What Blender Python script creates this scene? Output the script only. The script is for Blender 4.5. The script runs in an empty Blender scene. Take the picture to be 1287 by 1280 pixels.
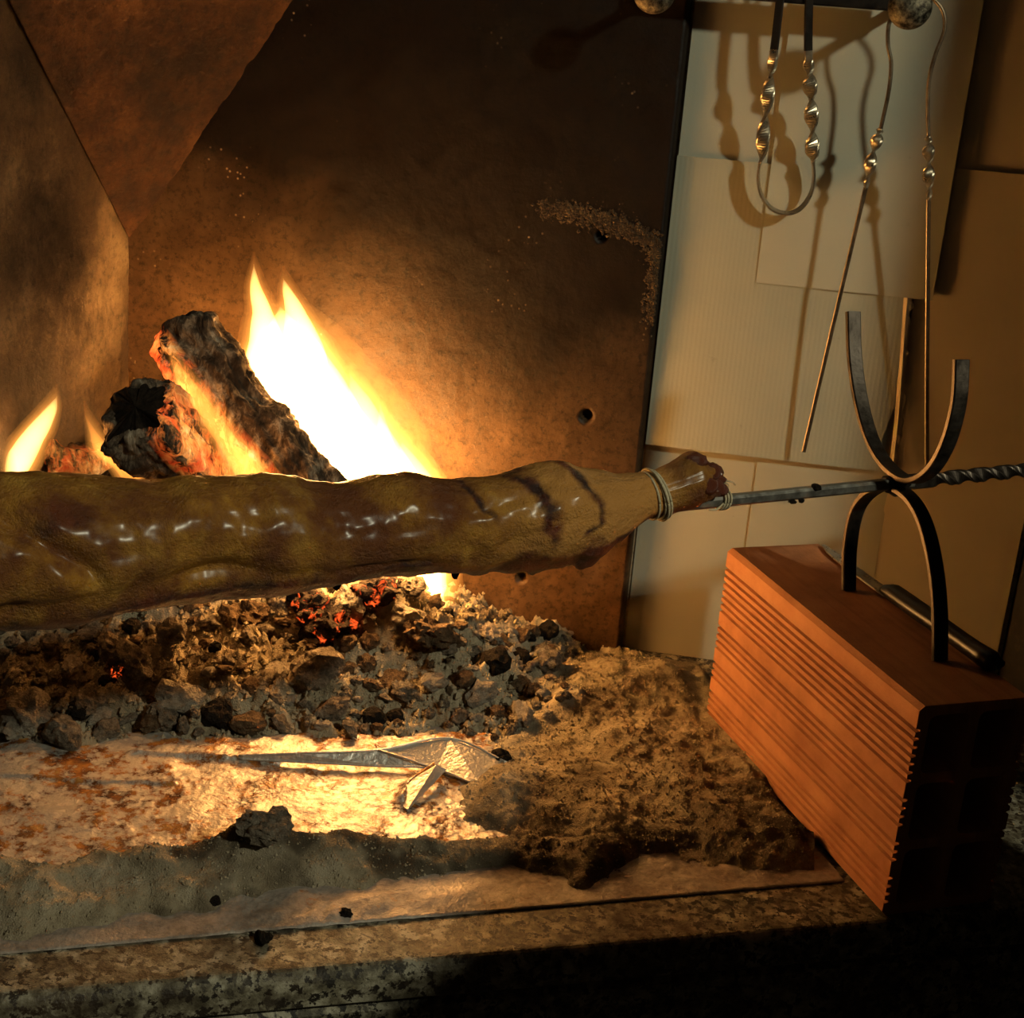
import bpy, bmesh, math, random
import numpy as np
from mathutils import Vector, Matrix

random.seed(7)
C = bpy.context.scene.collection
S = bpy.context.scene

# ------------------------------------------------------------------ camera
CAM = np.array([0.0654, -1.5759, 0.7162])
RC = np.array([[0.9849, 0.1560, 0.0747], [0.1212, -0.3146, -0.9414], [-0.1234, 0.9363, -0.3288]])
FPX = 1834.3
cd = bpy.data.cameras.new('camera'); cam = bpy.data.objects.new('camera', cd); C.objects.link(cam)
cd.sensor_width = 36.0; cd.sensor_fit = 'HORIZONTAL'; cd.lens = FPX / 1287 * 36; cd.clip_start = 0.02
M = Matrix(((RC[0][0], -RC[1][0], -RC[2][0], CAM[0]), (RC[0][1], -RC[1][1], -RC[2][1], CAM[1]),
            (RC[0][2], -RC[1][2], -RC[2][2], CAM[2]), (0, 0, 0, 1)))
cam.matrix_world = Matrix.Translation(CAM) @ M.to_3x3().normalized().to_quaternion().to_matrix().to_4x4()
S.camera = cam

# ------------------------------------------------------------------ world, room lamp, exposure
wd = bpy.data.worlds.new('world'); S.world = wd; wd.use_nodes = True
wd.node_tree.nodes['Background'].inputs[0].default_value = (0.9, 0.62, 0.35, 1)
wd.node_tree.nodes['Background'].inputs[1].default_value = 0.010
ld = bpy.data.lights.new('room_lamp', 'AREA'); ld.shape = 'DISK'; ld.size = 0.17
ld.energy = 44; ld.color = (0.98, 0.95, 0.68)
lo = bpy.data.objects.new('room_lamp', ld); C.objects.link(lo)
LAMP = Vector((2.05, -2.0, 2.05)); lo.location = LAMP
lo.rotation_euler = (Vector((0.05, -0.2, 0.3)) - LAMP).to_track_quat('-Z', 'Y').to_euler()
vs = S.view_settings
vs.view_transform = 'Standard'; vs.look = 'None'; vs.exposure = 0.0; vs.gamma = 1.0; vs.use_curve_mapping = False
FIRE_POWER = 1.0

# ------------------------------------------------------------------ helpers
def ray(x, y): return RC.T @ np.array([(x - 643.5) / FPX, (y - 640) / FPX, 1.0])
def on_z(x, y, z=0.0): d = ray(x, y); return CAM + (z - CAM[2]) / d[2] * d
def on_y(x, y, Y=0.0): d = ray(x, y); return CAM + (Y - CAM[1]) / d[1] * d
def on_plane(x, y, P, N): d = ray(x, y); return CAM + ((P - CAM) @ N) / (d @ N) * d

_rng = np.random.RandomState(11)
_perm = _rng.rand(64, 64, 64).astype(np.float32)
def vnoise(p):
    p = np.asarray(p, float); i = np.floor(p).astype(int); f = p - i; f = f * f * (3 - 2 * f)
    r = 0
    for a in (0, 1):
        for b in (0, 1):
            for c in (0, 1):
                wgt = (f[:, 0] if a else 1 - f[:, 0]) * (f[:, 1] if b else 1 - f[:, 1]) * (f[:, 2] if c else 1 - f[:, 2])
                r = r + wgt * _perm[(i[:, 0] + a) % 64, (i[:, 1] + b) % 64, (i[:, 2] + c) % 64]
    return r * 2 - 1
def fbm(p, sc, o=4, gain=.5):
    p = np.asarray(p, float) * sc; r = 0; a = 1.0
    for k in range(o):
        r = r + a * vnoise(p + 17.3 * k); p = p * 2.03; a *= gain
    return r
def sst(a, b, x): t = np.clip((x - a) / (b - a), 0, 1); return t * t * (3 - 2 * t)

def mesh(name, V, F, m, parent=None, smooth=False):
    me = bpy.data.meshes.new(name)
    me.from_pydata([tuple(map(float, v)) for v in V], [], [tuple(int(i) for i in f) for f in F]); me.update()
    if smooth: me.polygons.foreach_set('use_smooth', [True] * len(me.polygons))
    o = bpy.data.objects.new(name, me); C.objects.link(o)
    if m: me.materials.append(m)
    if parent: o.parent = parent
    return o
def from_bm(name, bm, m, parent=None, smooth=False):
    me = bpy.data.meshes.new(name); bm.normal_update(); bm.to_mesh(me); bm.free()
    if smooth: me.polygons.foreach_set('use_smooth', [True] * len(me.polygons))
    o = bpy.data.objects.new(name, me); C.objects.link(o); me.materials.append(m)
    if parent: o.parent = parent
    return o
def tag(o, label=None, cat=None, group=None, kind=None):
    if label: o['label'] = label
    if cat: o['category'] = cat
    if group: o['group'] = group
    if kind: o['kind'] = kind
    return o
def empty(name, loc, label=None, cat=None, group=None):
    o = bpy.data.objects.new(name, None); C.objects.link(o); o.location = loc; o.empty_display_size = .02
    return tag(o, label, cat, group)
def attach(o, root):           # geometry is in world coordinates; keep it there under a moved Empty
    o.parent = root; o.matrix_parent_inverse = Matrix.Translation(-Vector(root.location)); return o

def catmull(P, n):
    P = np.array(P, float); Q = np.vstack([2 * P[0] - P[1], P, 2 * P[-1] - P[-2]]); out = []
    m = len(P) - 1
    for k in range(n + 1):
        u = k / n * m; i = min(int(u), m - 1); t = u - i
        a, b, c, d = Q[i], Q[i + 1], Q[i + 2], Q[i + 3]
        out.append(.5 * (2 * b + (c - a) * t + (2 * a - 5 * b + 4 * c - d) * t * t + (3 * b - a - 3 * c + d) * t ** 3))
    return np.array(out)
def sweep(path, section, ref, twist=None, scale=None):
    """sweep a closed 2D section along path; section x lies along ref (made perpendicular), y across"""
    path = np.array(path, float); n = len(path); k = len(section); sec = np.array(section, float)
    V = []; F = []
    T = np.gradient(path, axis=0); T /= np.linalg.norm(T, axis=1)[:, None]
    r = np.array(ref, float)
    for i in range(n):
        r = r - (r @ T[i]) * T[i]; r /= np.linalg.norm(r); b = np.cross(T[i], r)
        a = twist[i] if twist is not None else 0.0
        rr = r * math.cos(a) + b * math.sin(a); bb = b * math.cos(a) - r * math.sin(a)
        sc = scale[i] if scale is not None else (1, 1)
        for s in sec: V.append(path[i] + rr * s[0] * sc[0] + bb * s[1] * sc[1])
    for i in range(n - 1):
        for j in range(k):
            F.append((i * k + j, i * k + (j + 1) % k, (i + 1) * k + (j + 1) % k, (i + 1) * k + j))
    F.append(tuple(range(k))[::-1]); F.append(tuple((n - 1) * k + j for j in range(k)))
    return V, F
def circ(r, k=10): return [(r * math.cos(2 * math.pi * j / k), r * math.sin(2 * math.pi * j / k)) for j in range(k)]
def rect(a, b, c=None):
    c = c or min(a, b) * .3; a /= 2; b /= 2
    return [(a - c, -b), (a, -b + c), (a, b - c), (a - c, b), (-a + c, b), (-a, b - c), (-a, -b + c), (-a + c, -b)]
def join(parts):
    V = []; F = []
    for v, f in parts:
        n = len(V); V += list(v); F += [tuple(i + n for i in q) for q in f]
    return V, F
def boxbm(lo, hi, bev=0.0):
    bm = bmesh.new(); bmesh.ops.create_cube(bm, size=1)
    for v in bm.verts: v.co = Vector([lo[i] + (v.co[i] + .5) * (hi[i] - lo[i]) for i in range(3)])
    if bev: bmesh.ops.bevel(bm, geom=bm.edges[:], offset=bev, segments=2, affect='EDGES', profile=.5)
    return bm
def prism(poly, z0, z1):
    n = len(poly); V = [(x, y, z0) for x, y in poly] + [(x, y, z1) for x, y in poly]
    F = [tuple(range(n))[::-1], tuple(range(n, 2 * n))] + [(i, (i + 1) % n, n + (i + 1) % n, n + i) for i in range(n)]
    return V, F
def fix_normals(o):
    bm = bmesh.new(); bm.from_mesh(o.data); bmesh.ops.recalc_face_normals(bm, faces=bm.faces[:]); bm.to_mesh(o.data); bm.free()

# ------------------------------------------------------------------ materials
class NT:
    def __init__(s, name):
        s.m = bpy.data.materials.new(name); s.m.use_nodes = True; s.t = s.m.node_tree; s.t.nodes.clear()
        s.out = s.t.nodes.new('ShaderNodeOutputMaterial')
    def n(s, typ, ins=None, **kw):
        nd = s.t.nodes.new(typ)
        for k, v in kw.items(): setattr(nd, k, v)
        for k, v in (ins or {}).items():
            if isinstance(v, bpy.types.NodeSocket): s.t.links.new(v, nd.inputs[k])
            else: nd.inputs[k].default_value = v
        return nd
    def coord(s): return s.n('ShaderNodeTexCoord').outputs['Object']
    def noise(s, vec, scale, detail=5, rough=.6, dist=0.0):
        return s.n('ShaderNodeTexNoise', {'Vector': vec, 'Scale': scale, 'Detail': detail, 'Roughness': rough, 'Distortion': dist}).outputs['Fac']
    def ramp(s, fac, stops):
        r = s.n('ShaderNodeValToRGB', {'Fac': fac}); cr = r.color_ramp
        while len(cr.elements) > len(stops): cr.elements.remove(cr.elements[-1])
        while len(cr.elements) < len(stops): cr.elements.new(1)
        for e, (p, c) in zip(cr.elements, stops): e.position = p; e.color = (*c, 1) if len(c) == 3 else c
        return r.outputs['Color']
    def mix(s, fac, a, b, mode='MIX'):
        nd = s.n('ShaderNodeMix', data_type='RGBA', blend_type=mode)
        for i, v in ((0, fac), (6, a), (7, b)):
            if isinstance(v, bpy.types.NodeSocket): s.t.links.new(v, nd.inputs[i])
            else: nd.inputs[i].default_value = (*v, 1) if isinstance(v, tuple) and len(v) == 3 else v
        return nd.outputs[2]
    def math(s, op, a, b=0.0):
        nd = s.n('ShaderNodeMath', operation=op)
        for i, v in ((0, a), (1, b)):
            if isinstance(v, bpy.types.NodeSocket): s.t.links.new(v, nd.inputs[i])
            else: nd.inputs[i].default_value = v
        return nd.outputs[0]
    def bump(s, h, st=.5, d=.002): return s.n('ShaderNodeBump', {'Height': h, 'Strength': st, 'Distance': d}).outputs['Normal']
    def attr(s, name): return s.n('ShaderNodeAttribute', attribute_name=name)
    def bsdf(s, **ins):
        nd = s.n('ShaderNodeBsdfPrincipled')
        for k, v in ins.items():
            k = k.replace('_', ' ')
            if isinstance(v, bpy.types.NodeSocket): s.t.links.new(v, nd.inputs[k])
            else: nd.inputs[k].default_value = (*v, 1) if isinstance(v, tuple) and len(v) == 3 else v
        s.t.links.new(nd.outputs[0], s.out.inputs['Surface']); return nd
BW = [(0, (0, 0, 0)), (1, (1, 1, 1))]

def m_soot_wall():
    t = NT('sooty_firebox_plate'); c = t.coord()
    big = t.noise(c, 4.2, 5, .6, .5); mid = t.noise(c, 20, 9, .72); fine = t.noise(c, 160, 4, .7)
    col = t.ramp(mid, [(.3, (.050, .026, .011)), (.52, (.092, .047, .019)), (.75, (.15, .082, .036))])
    # sooty blackening with the firelight's fall-off upward and to the right painted in
    sep = t.n('ShaderNodeSeparateXYZ', {'Vector': c})
    zz = t.math('ADD', t.math('MULTIPLY', sep.outputs['Z'], 2.2), t.math('MULTIPLY', sep.outputs['X'], .9))
    zz = t.math('ADD', zz, t.math('MULTIPLY', t.math('SUBTRACT', big, .5), .9))
    soot_falloff = t.ramp(zz, [(.22, (0, 0, 0)), (.82, (1, 1, 1))])
    col = t.mix(soot_falloff, col, (.008, .0034, .0015))
    fl = t.n('ShaderNodeTexVoronoi', {'Vector': c, 'Scale': 120.0}, feature='F1').outputs['Distance']
    spots = t.math('MULTIPLY', t.ramp(fl, [(.06, (1, 1, 1)), (.2, (0, 0, 0))]), t.ramp(t.noise(c, 9, 3), [(.56, (0, 0, 0)), (.68, (1, 1, 1))]))
    col = t.mix(t.math('MULTIPLY', spots, .65), col, (.42, .30, .17))
    pit = t.ramp(t.noise(c, 120, 5, .75), [(.36, (.35,) * 3), (.5, (1, 1, 1)), (.66, (1.0,) * 3)])
    col = t.mix(.9, col, pit, 'MULTIPLY')
    h = t.math('ADD', t.math('MULTIPLY', mid, 1.0), t.math('ADD', t.math('MULTIPLY', fine, .8), t.math('MULTIPLY', spots, .8)))
    t.bsdf(Base_Color=col, Roughness=t.ramp(mid, [(.3, (.42,) * 3), (.8, (.7,) * 3)]), Normal=t.bump(h, .28, .0022), Specular_IOR_Level=.22)
    return t.m
def m_simple(name, stops, scale, rough=.8, bump=.4, bscale=None, dist=.002, metallic=0.0, spec=.4):
    t = NT(name); c = t.coord(); n = t.noise(c, scale, 7, .65); f = t.noise(c, bscale or scale * 6, 5, .65)
    col = t.mix(.85, t.ramp(n, stops), t.ramp(t.noise(c, 110, 6, .78), [(.36, (.30,) * 3), (.5, (.9,) * 3), (.66, (1, 1, 1))]), 'MULTIPLY')
    t.bsdf(Base_Color=col, Roughness=rough, Metallic=metallic, Specular_IOR_Level=spec,
           Normal=t.bump(t.math('ADD', n, t.math('MULTIPLY', f, .5)), bump, dist))
    return t.m
def m_granite():
    t = NT('speckled_granite'); c = t.coord()
    n = t.noise(c, 55, 6, .65); col = t.ramp(n, [(.38, (.07, .06, .04)), (.50, (.18, .16, .11)), (.62, (.40, .37, .28))])
    v1 = t.noise(c, 120, 4, .65); col = t.mix(t.ramp(v1, [(.52, (0, 0, 0)), (.56, (1, 1, 1))]), col, (.018, .015, .012))
    v2 = t.noise(c, 75, 5, .65, .8); col = t.mix(t.ramp(v2, [(.55, (0, 0, 0)), (.60, (.85, .85, .85))]), col, (.05, .042, .032))
    grease = t.ramp(t.noise(c, 7, 3, .5), [(.45, (0, 0, 0)), (.62, (1, 1, 1))])
    col = t.mix(t.math('MULTIPLY', grease, .45), col, (.075, .045, .024))
    t.bsdf(Base_Color=col, Roughness=t.mix(grease, (.55,) * 3, (.34,) * 3), Specular_IOR_Level=.3, Normal=t.bump(t.noise(c, 300, 4, .7), .5, .002))
    return t.m
def m_ash():
    t = NT('ash_and_cinders'); c = t.coord()
    n = t.noise(c, 26, 8, .7); f = t.noise(c, 240, 6, .75)
    col = t.ramp(n, [(.32, (.19, .148, .095)), (.5, (.37, .305, .205)), (.7, (.53, .455, .335))])
    col = t.mix(t.ramp(f, [(.58, (0, 0, 0)), (.70, (.7, .7, .7))]), col, (.10, .08, .058))
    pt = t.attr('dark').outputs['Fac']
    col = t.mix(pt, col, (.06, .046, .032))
    t.bsdf(Base_Color=col, Roughness=.95, Specular_IOR_Level=.1, Normal=t.bump(t.math('ADD', f, t.noise(c, 700, 3, .6)), .9, .003))
    return t.m
def m_coal(name, stops, glow=0.0):
    t = NT(name); oi = t.n('ShaderNodeObjectInfo')
    c = t.n('ShaderNodeVectorMath', {0: t.coord(), 1: oi.outputs['Location']}, operation='ADD').outputs[0]
    n = t.noise(c, 2.0, 8, .74); f = t.noise(c, 9, 5, .7)
    col = t.ramp(n, stops)
    kw = {}
    if glow:
        g = t.ramp(t.noise(c, 1.7, 6, .65, .6), [(.56, (0, 0, 0)), (.66, (1, 1, 1))])
        kw = dict(Emission_Color=t.mix(g, (0, 0, 0), (1.0, .10, .015)), Emission_Strength=glow)
    t.bsdf(Base_Color=col, Roughness=.95, Specular_IOR_Level=.1, Normal=t.bump(t.math('ADD', n, t.math('MULTIPLY', f, .6)), .8, .12), **kw)
    return t.m
def m_log(name, glow):
    t = NT(name); c = t.coord()
    mp = t.n('ShaderNodeMapping', {'Vector': c, 'Scale': (1, 1, .35)}).outputs[0]
    n = t.noise(mp, 60, 8, .72, .5); big = t.noise(c, 18, 5, .6)
    col = t.ramp(n, [(.36, (.012, .009, .007)), (.48, (.07, .05, .035)), (.58, (.26, .20, .14)), (.70, (.60, .53, .42))])
    col = t.mix(t.ramp(big, [(.50, (0, 0, 0)), (.62, (.9, .9, .9))]), col, (.022, .016, .012))
    g = t.math('MULTIPLY', t.attr('glow').outputs['Fac'], t.ramp(t.noise(mp, 75, 5, .7, .6), [(.42, (0, 0, 0)), (.56, (1, 1, 1))]))
    em = t.ramp(t.noise(c, 40, 3), [(.35, (.9, .07, .01)), (.6, (1.0, .30, .05)), (.75, (1.0, .55, .18))])
    t.bsdf(Base_Color=col, Roughness=.95, Specular_IOR_Level=.1, Emission_Color=em, Emission_Strength=t.math('MULTIPLY', g, glow),
           Normal=t.bump(n, 1.0, .006))
    return t.m
def m_flame(name, col, k):
    t = NT(name); e = t.n('ShaderNodeEmission', {'Color': (*col, 1), 'Strength': k})
    t.t.links.new(e.outputs[0], t.out.inputs['Volume'])
    try: t.m.cycles.homogeneous_volume = True
    except Exception: pass
    return t.m
def m_foil(name, stain, dust, spec=.5):
    t = NT(name); c = t.coord()
    w = t.noise(c, 38, 5, .6, .5); f = t.noise(c, 210, 4, .6)
    gr = t.noise(c, 22, 6, .65, .4); sp = t.noise(c, 120, 5, .7)
    g = t.ramp(t.math('ADD', gr, t.math('MULTIPLY', t.math('SUBTRACT', sp, .5), .8)), [(stain, (0, 0, 0)), (stain + .12, (1, 1, 1))])
    gcol = t.ramp(t.noise(c, 60, 4, .6), [(.35, (.03, .010, .004)), (.48, (.14, .045, .010)), (.60, (.34, .13, .025)), (.75, (.50, .30, .10))])
    d = t.math('MULTIPLY', t.ramp(t.noise(c, 12, 6, .65), [(.30, (.55,) * 3), (.62, (1, 1, 1))]), dust)
    col = t.mix(d, (.74, .70, .64), t.ramp(t.noise(c, 160, 4, .7), [(.4, (.13, .092, .068)), (.6, (.25, .185, .14))]))
    col = t.mix(g, col, gcol)
    met = t.math('MULTIPLY', t.math('SUBTRACT', 1.0, t.math('MULTIPLY', g, .9)), t.math('SUBTRACT', 1.0, d))
    t.bsdf(Base_Color=col, Metallic=met, Roughness=t.mix(g, t.mix(d, (.38,) * 3, (.6,) * 3), (.26,) * 3), Specular_IOR_Level=spec,
           Normal=t.bump(t.math('ADD', w, t.math('MULTIPLY', f, .5)), .6, .004))
    return t.m
def m_roast():
    t = NT('roasted_glazed_skin'); c = t.coord()
    n = t.noise(c, 24, 8, .7); n2 = t.noise(c, 10, 5, .65, .4); f = t.noise(c, 420, 4, .7)
    col = t.ramp(n, [(.34, (.17, .052, .005)), (.5, (.40, .175, .017)), (.66, (.60, .32, .045))])
    col = t.mix(t.ramp(n2, [(.40, (0, 0, 0)), (.60, (.92, .92, .92))]), col, (.12, .030, .005))
    pink = t.attr('pale').outputs['Fac']; col = t.mix(pink, col, (.56, .26, .06))
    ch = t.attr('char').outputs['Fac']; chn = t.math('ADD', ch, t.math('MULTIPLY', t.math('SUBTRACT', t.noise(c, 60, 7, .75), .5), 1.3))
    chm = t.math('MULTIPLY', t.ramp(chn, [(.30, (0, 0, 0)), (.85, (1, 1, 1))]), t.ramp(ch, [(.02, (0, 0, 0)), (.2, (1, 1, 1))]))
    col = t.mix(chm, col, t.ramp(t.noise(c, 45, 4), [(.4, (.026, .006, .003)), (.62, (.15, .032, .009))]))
    h = t.math('ADD', t.math('MULTIPLY', t.noise(c, 230, 5, .7), 1.0), t.math('MULTIPLY', f, .8))
    t.bsdf(Base_Color=col, Roughness=t.ramp(t.noise(c, 70, 4, .7), [(.35, (.26,) * 3), (.65, (.50,) * 3)]), Specular_IOR_Level=.5, Coat_Weight=.3, Coat_Roughness=.24, Normal=t.bump(h, 1.0, .0026))
    return t.m
def m_brick():
    t = NT('terracotta'); c = t.coord(); n = t.noise(c, 14, 6, .65); f = t.noise(c, 300, 5, .7)
    col = t.ramp(n, [(.32, (.32, .125, .052)), (.5, (.45, .19, .082)), (.7, (.54, .25, .115))])
    st = t.n('ShaderNodeMapping', {'Vector': c, 'Scale': (2, 90, 20)}).outputs[0]
    col = t.mix(t.ramp(t.noise(st, 1.6, 4, .6), [(.5, (0, 0, 0)), (.72, (.45, .45, .45))]), col, (.20, .062, .024))
    t.bsdf(Base_Color=col, Roughness=.78, Normal=t.bump(t.math('ADD', f, n), .45, .0015), Specular_IOR_Level=.3)
    return t.m
def m_card(name, base, corr):
    t = NT(name); c = t.coord(); n = t.noise(c, 7, 5, .55); f = t.noise(c, 320, 3, .6)
    a = tuple(x * .88 for x in base)
    col = t.ramp(n, [(.3, a), (.7, base)])
    col = t.mix(t.ramp(t.noise(c, 70, 4, .6), [(.70, (0, 0, 0)), (.78, (.35, .35, .35))]), col, tuple(x * .45 for x in base))
    wv = t.n('ShaderNodeTexWave', {'Vector': c, 'Scale': 62.0, 'Distortion': .4, 'Detail': 1.0}, wave_type='BANDS', bands_direction='X').outputs['Fac']
    t.bsdf(Base_Color=col, Roughness=.8, Specular_IOR_Level=.2, Normal=t.bump(t.math('ADD', t.math('MULTIPLY', wv, corr), t.math('MULTIPLY', f, .25)), .35, .0015))
    return t.m
def m_metal(name, stops, rough, scale=90):
    t = NT(name); c = t.coord(); n = t.noise(c, scale, 5, .7)
    t.bsdf(Base_Color=t.ramp(n, stops), Metallic=.85, Roughness=t.ramp(n, [(.3, (rough * .8,) * 3), (.7, (min(1, rough * 1.3),) * 3)]),
           Normal=t.bump(n, .25, .001))
    return t.m

MAT = dict(
    wall=m_soot_wall(),
    plate=m_simple('rusty_throat_plate', [(.36, (.010, .0035, .001)), (.5, (.034, .0125, .0036)), (.66, (.095, .038, .011))], 9, .85, 1.0, 70, .006, 0, .2),
    side=m_simple('grey_brown_firebox_side', [(.38, (.014, .007, .003)), (.5, (.050, .028, .013)), (.64, (.15, .102, .054))], 6, .6, .7, 70, .005, 0, .3),
    mortar=m_simple('old_mortar_residue', [(.3, (.030, .016, .007)), (.55, (.070, .042, .018)), (.8, (.17, .11, .05))], 60, .9, .8, 300, .003),
    granite=m_granite(),
    jamb=m_simple('dark_granite', [(.35, (.004, .003, .002)), (.6, (.012, .008, .005)), (.75, (.05, .035, .022))], 110, .45, .1),
    plaster=m_simple('bare_plaster', [(.3, (.35, .27, .17)), (.7, (.48, .38, .25))], 10, .9, .2),
    ash=m_ash(),
    coal_ash=m_coal('ash_coated_charcoal', [(.34, (.06, .048, .036)), (.5, (.26, .21, .155)), (.7, (.48, .41, .32))]),
    coal_pale=m_coal('pale_burnt_cinder', [(.3, (.26, .21, .16)), (.5, (.46, .40, .32)), (.7, (.62, .56, .46))]),
    coal_brown=m_coal('brown_cinder', [(.3, (.05, .032, .02)), (.5, (.17, .11, .062)), (.7, (.32, .22, .13))]),
    coal_dark=m_coal('black_charcoal', [(.3, (.008, .006, .005)), (.6, (.035, .027, .02)), (.8, (.12, .09, .07))]),
    coal_hot=m_coal('glowing_charcoal', [(.3, (.02, .014, .01)), (.55, (.10, .07, .05)), (.8, (.3, .24, .18))], 1.6),
    log=m_log('charred_bark', 2.6), log_end=m_simple('charred_log_end', [(.3, (.006, .005, .004)), (.7, (.028, .019, .013))], 70, .95, .8, 300, .003, 0, .1),
    foil=m_foil('dull_kitchen_foil', .66, .90, .2), foil_grease=m_foil('greasy_kitchen_foil', .46, .45),
    foil_clean=m_foil('clean_foil_fold', .75, .25),
    roast=m_roast(),
    twine=m_simple('kitchen_twine', [(.3, (.42, .34, .20)), (.7, (.66, .58, .40))], 300, .9, .8, 900, .001),
    steel=m_metal('spit_steel', [(.3, (.20, .19, .17)), (.7, (.42, .40, .36))], .38),
    iron=m_metal('dark_forged_iron', [(.3, (.030, .023, .018)), (.7, (.085, .068, .055))], .40),
    black=m_metal('black_iron', [(.3, (.012, .009, .008)), (.7, (.03, .024, .02))], .55),
    bright=m_metal('worn_polished_iron', [(.3, (.20, .16, .11)), (.7, (.46, .40, .30))], .30),
    knob=m_metal('tarnished_knob', [(.38, (.02, .016, .012)), (.5, (.10, .085, .06)), (.65, (.28, .25, .18))], .55, 160),
    wire=m_metal('brown_skewer_iron', [(.3, (.10, .075, .05)), (.7, (.24, .19, .13))], .42),
    blade=m_metal('knife_steel', [(.3, (.45, .43, .40)), (.7, (.6, .58, .54))], .28),
    handle=m_simple('black_plastic_handle', [(.3, (.015, .011, .009)), (.7, (.028, .02, .016))], 60, .38, .1),
    brick=m_brick(),
    card_white=m_card('pale_cardboard', (.43, .415, .33), .02), card_corr=m_card('ribbed_cardboard', (.38, .37, .285), .16),
    card_mid=m_card('cream_cardboard', (.44, .425, .335), .02), card_brown=m_card('buff_cardboard', (.64, .52, .335), .03),
    card_low=m_card('lower_pale_cardboard', (.42, .395, .30), .02), torn=m_card('torn_cardboard_edge', (.56, .46, .30), .3),
    flame=m_flame('flame_core', (1.0, .52, .15), 190 * FIRE_POWER), flame_thin=m_flame('flame_fringe', (1.0, .36, .05), 13 * FIRE_POWER),
    flame_halo=m_flame('flame_halo', (1.0, .36, .055), 11 * FIRE_POWER),
    flame_tip=m_flame('flame_tip', (1.0, .50, .13), 320 * FIRE_POWER), flame_red=m_flame('low_flame', (1.0, .30, .04), 75 * FIRE_POWER),
)

# ------------------------------------------------------------------ the setting
def grid_slab(name, mat, nu, nv, fn, thick, back, kind='structure'):
    """front surface fn(u,v)->Nx3, with a flat back shifted by 'back'*thick"""
    u, v = np.meshgrid(np.linspace(0, 1, nu), np.linspace(0, 1, nv)); P = fn(u.ravel(), v.ravel())
    n = nu * nv; bk = np.array(back, float) * thick
    corner = [0, nu - 1, n - 1, n - nu]
    V = list(P); F = [(j * nu + i, j * nu + i + 1, (j + 1) * nu + i + 1, (j + 1) * nu + i) for j in range(nv - 1) for i in range(nu - 1)]
    rim = [i for i in range(nu)] + [j * nu + nu - 1 for j in range(1, nv)] + [(nv - 1) * nu + i for i in range(nu - 2, -1, -1)] + [j * nu for j in range(nv - 2, 0, -1)]
    b0 = len(V); V += [P[r] + bk for r in rim]; k = len(rim)
    F += [(rim[(i + 1) % k], rim[i], b0 + i, b0 + (i + 1) % k) for i in range(k)]; F.append(tuple(range(b0, b0 + k))[::-1])
    o = mesh(name, V, F, mat, smooth=False)
    o.data.polygons.foreach_set('use_smooth', [True] * ((nu - 1) * (nv - 1)) + [False] * (k + 1))
    if kind: o['kind'] = kind
    return o

# plate behind the fire (right plate of the firebox): front face y = 0, right end x = 0
HOLES = [on_y(757, 296), on_y(737, 523), on_y(655, 727) + np.array([0, 0, 0])]
def f_back(u, v):
    x = -.62 + .62 * u; z = -.02 + 1.17 * v; p = np.stack([x, 0 * x, z], 1)
    y = .0014 * fbm(p, 6, 3) + .00035 * fbm(p, 60, 4, .6)
    y += .010 * sst(.994, 1.0, u)                                    # worn arris on the free end
    for h, r in zip(HOLES, (.0075, .0085, .007)):
        d = np.hypot(x - h[0], z - h[2]); y += .014 * (1 - sst(r * .45, r, d))
    p[:, 1] = np.clip(y, -.004, .03); return p
wall_back = grid_slab('wall_back', MAT['wall'], 260, 420, f_back, .03, (0, 1, 0))

# left plate of the firebox
def f_left(u, v):
    y = 0.03 - 1.0 * u; z = -.02 + 1.17 * v; p = np.stack([0 * y, y, z], 1)
    p[:, 0] = -.60 - .12 * u + .0015 * fbm(p, 5, 3) + .0006 * fbm(p, 50, 4, .6); return p
grid_slab('wall_left', MAT['side'], 200, 230, f_left, .03, (-1, 0, 0))

# sloped plate that folds across the corner above the fire
PP0 = np.array([-.604, .004, .428]); PP1 = np.array([-.416, .004, .70]); PP2 = np.array([-.628, -.224, .69])
def f_throat(u, v):
    a = PP0 + (PP1 - PP0) * 2.4 * v[:, None]; b = PP0 + (PP2 - PP0) * 2.4 * v[:, None]
    p = b + (a - b) * u[:, None]; nrm = np.cross(PP1 - PP0, PP2 - PP0); nrm /= np.linalg.norm(nrm)
    if nrm[1] > 0: nrm = -nrm
    return p + nrm * (.0015 * fbm(p, 8, 3) + .0012 * fbm(p, 70, 4, .65) + .003)[:, None]
nt = np.cross(PP1 - PP0, PP2 - PP0); nt /= np.linalg.norm(nt); nt = nt if nt[1] > 0 else -nt
grid_slab('ceiling', MAT['plate'], 140, 200, f_throat, .012, nt)

# plaster wall that carries the cardboard
o = from_bm('wall_right_back', boxbm((.0, .0175, -.02), (.9, .08, 1.15)), MAT['plaster']); o['kind'] = 'structure'
# dark granite jamb on the right, and an unseen low wall added to block the lamp
o = mesh('wall_right', *prism([(.424, .03), (.668, -.47), (.745, -.44), (.52, .03)], -.02, 1.15), MAT['jamb']); o['kind'] = 'structure'; fix_normals(o)
o = from_bm('wall_lamp_blocker', boxbm((.445, -1.02, -.30), (.56, -.47, .52), .006), MAT['jamb']); o['kind'] = 'structure'

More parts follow.
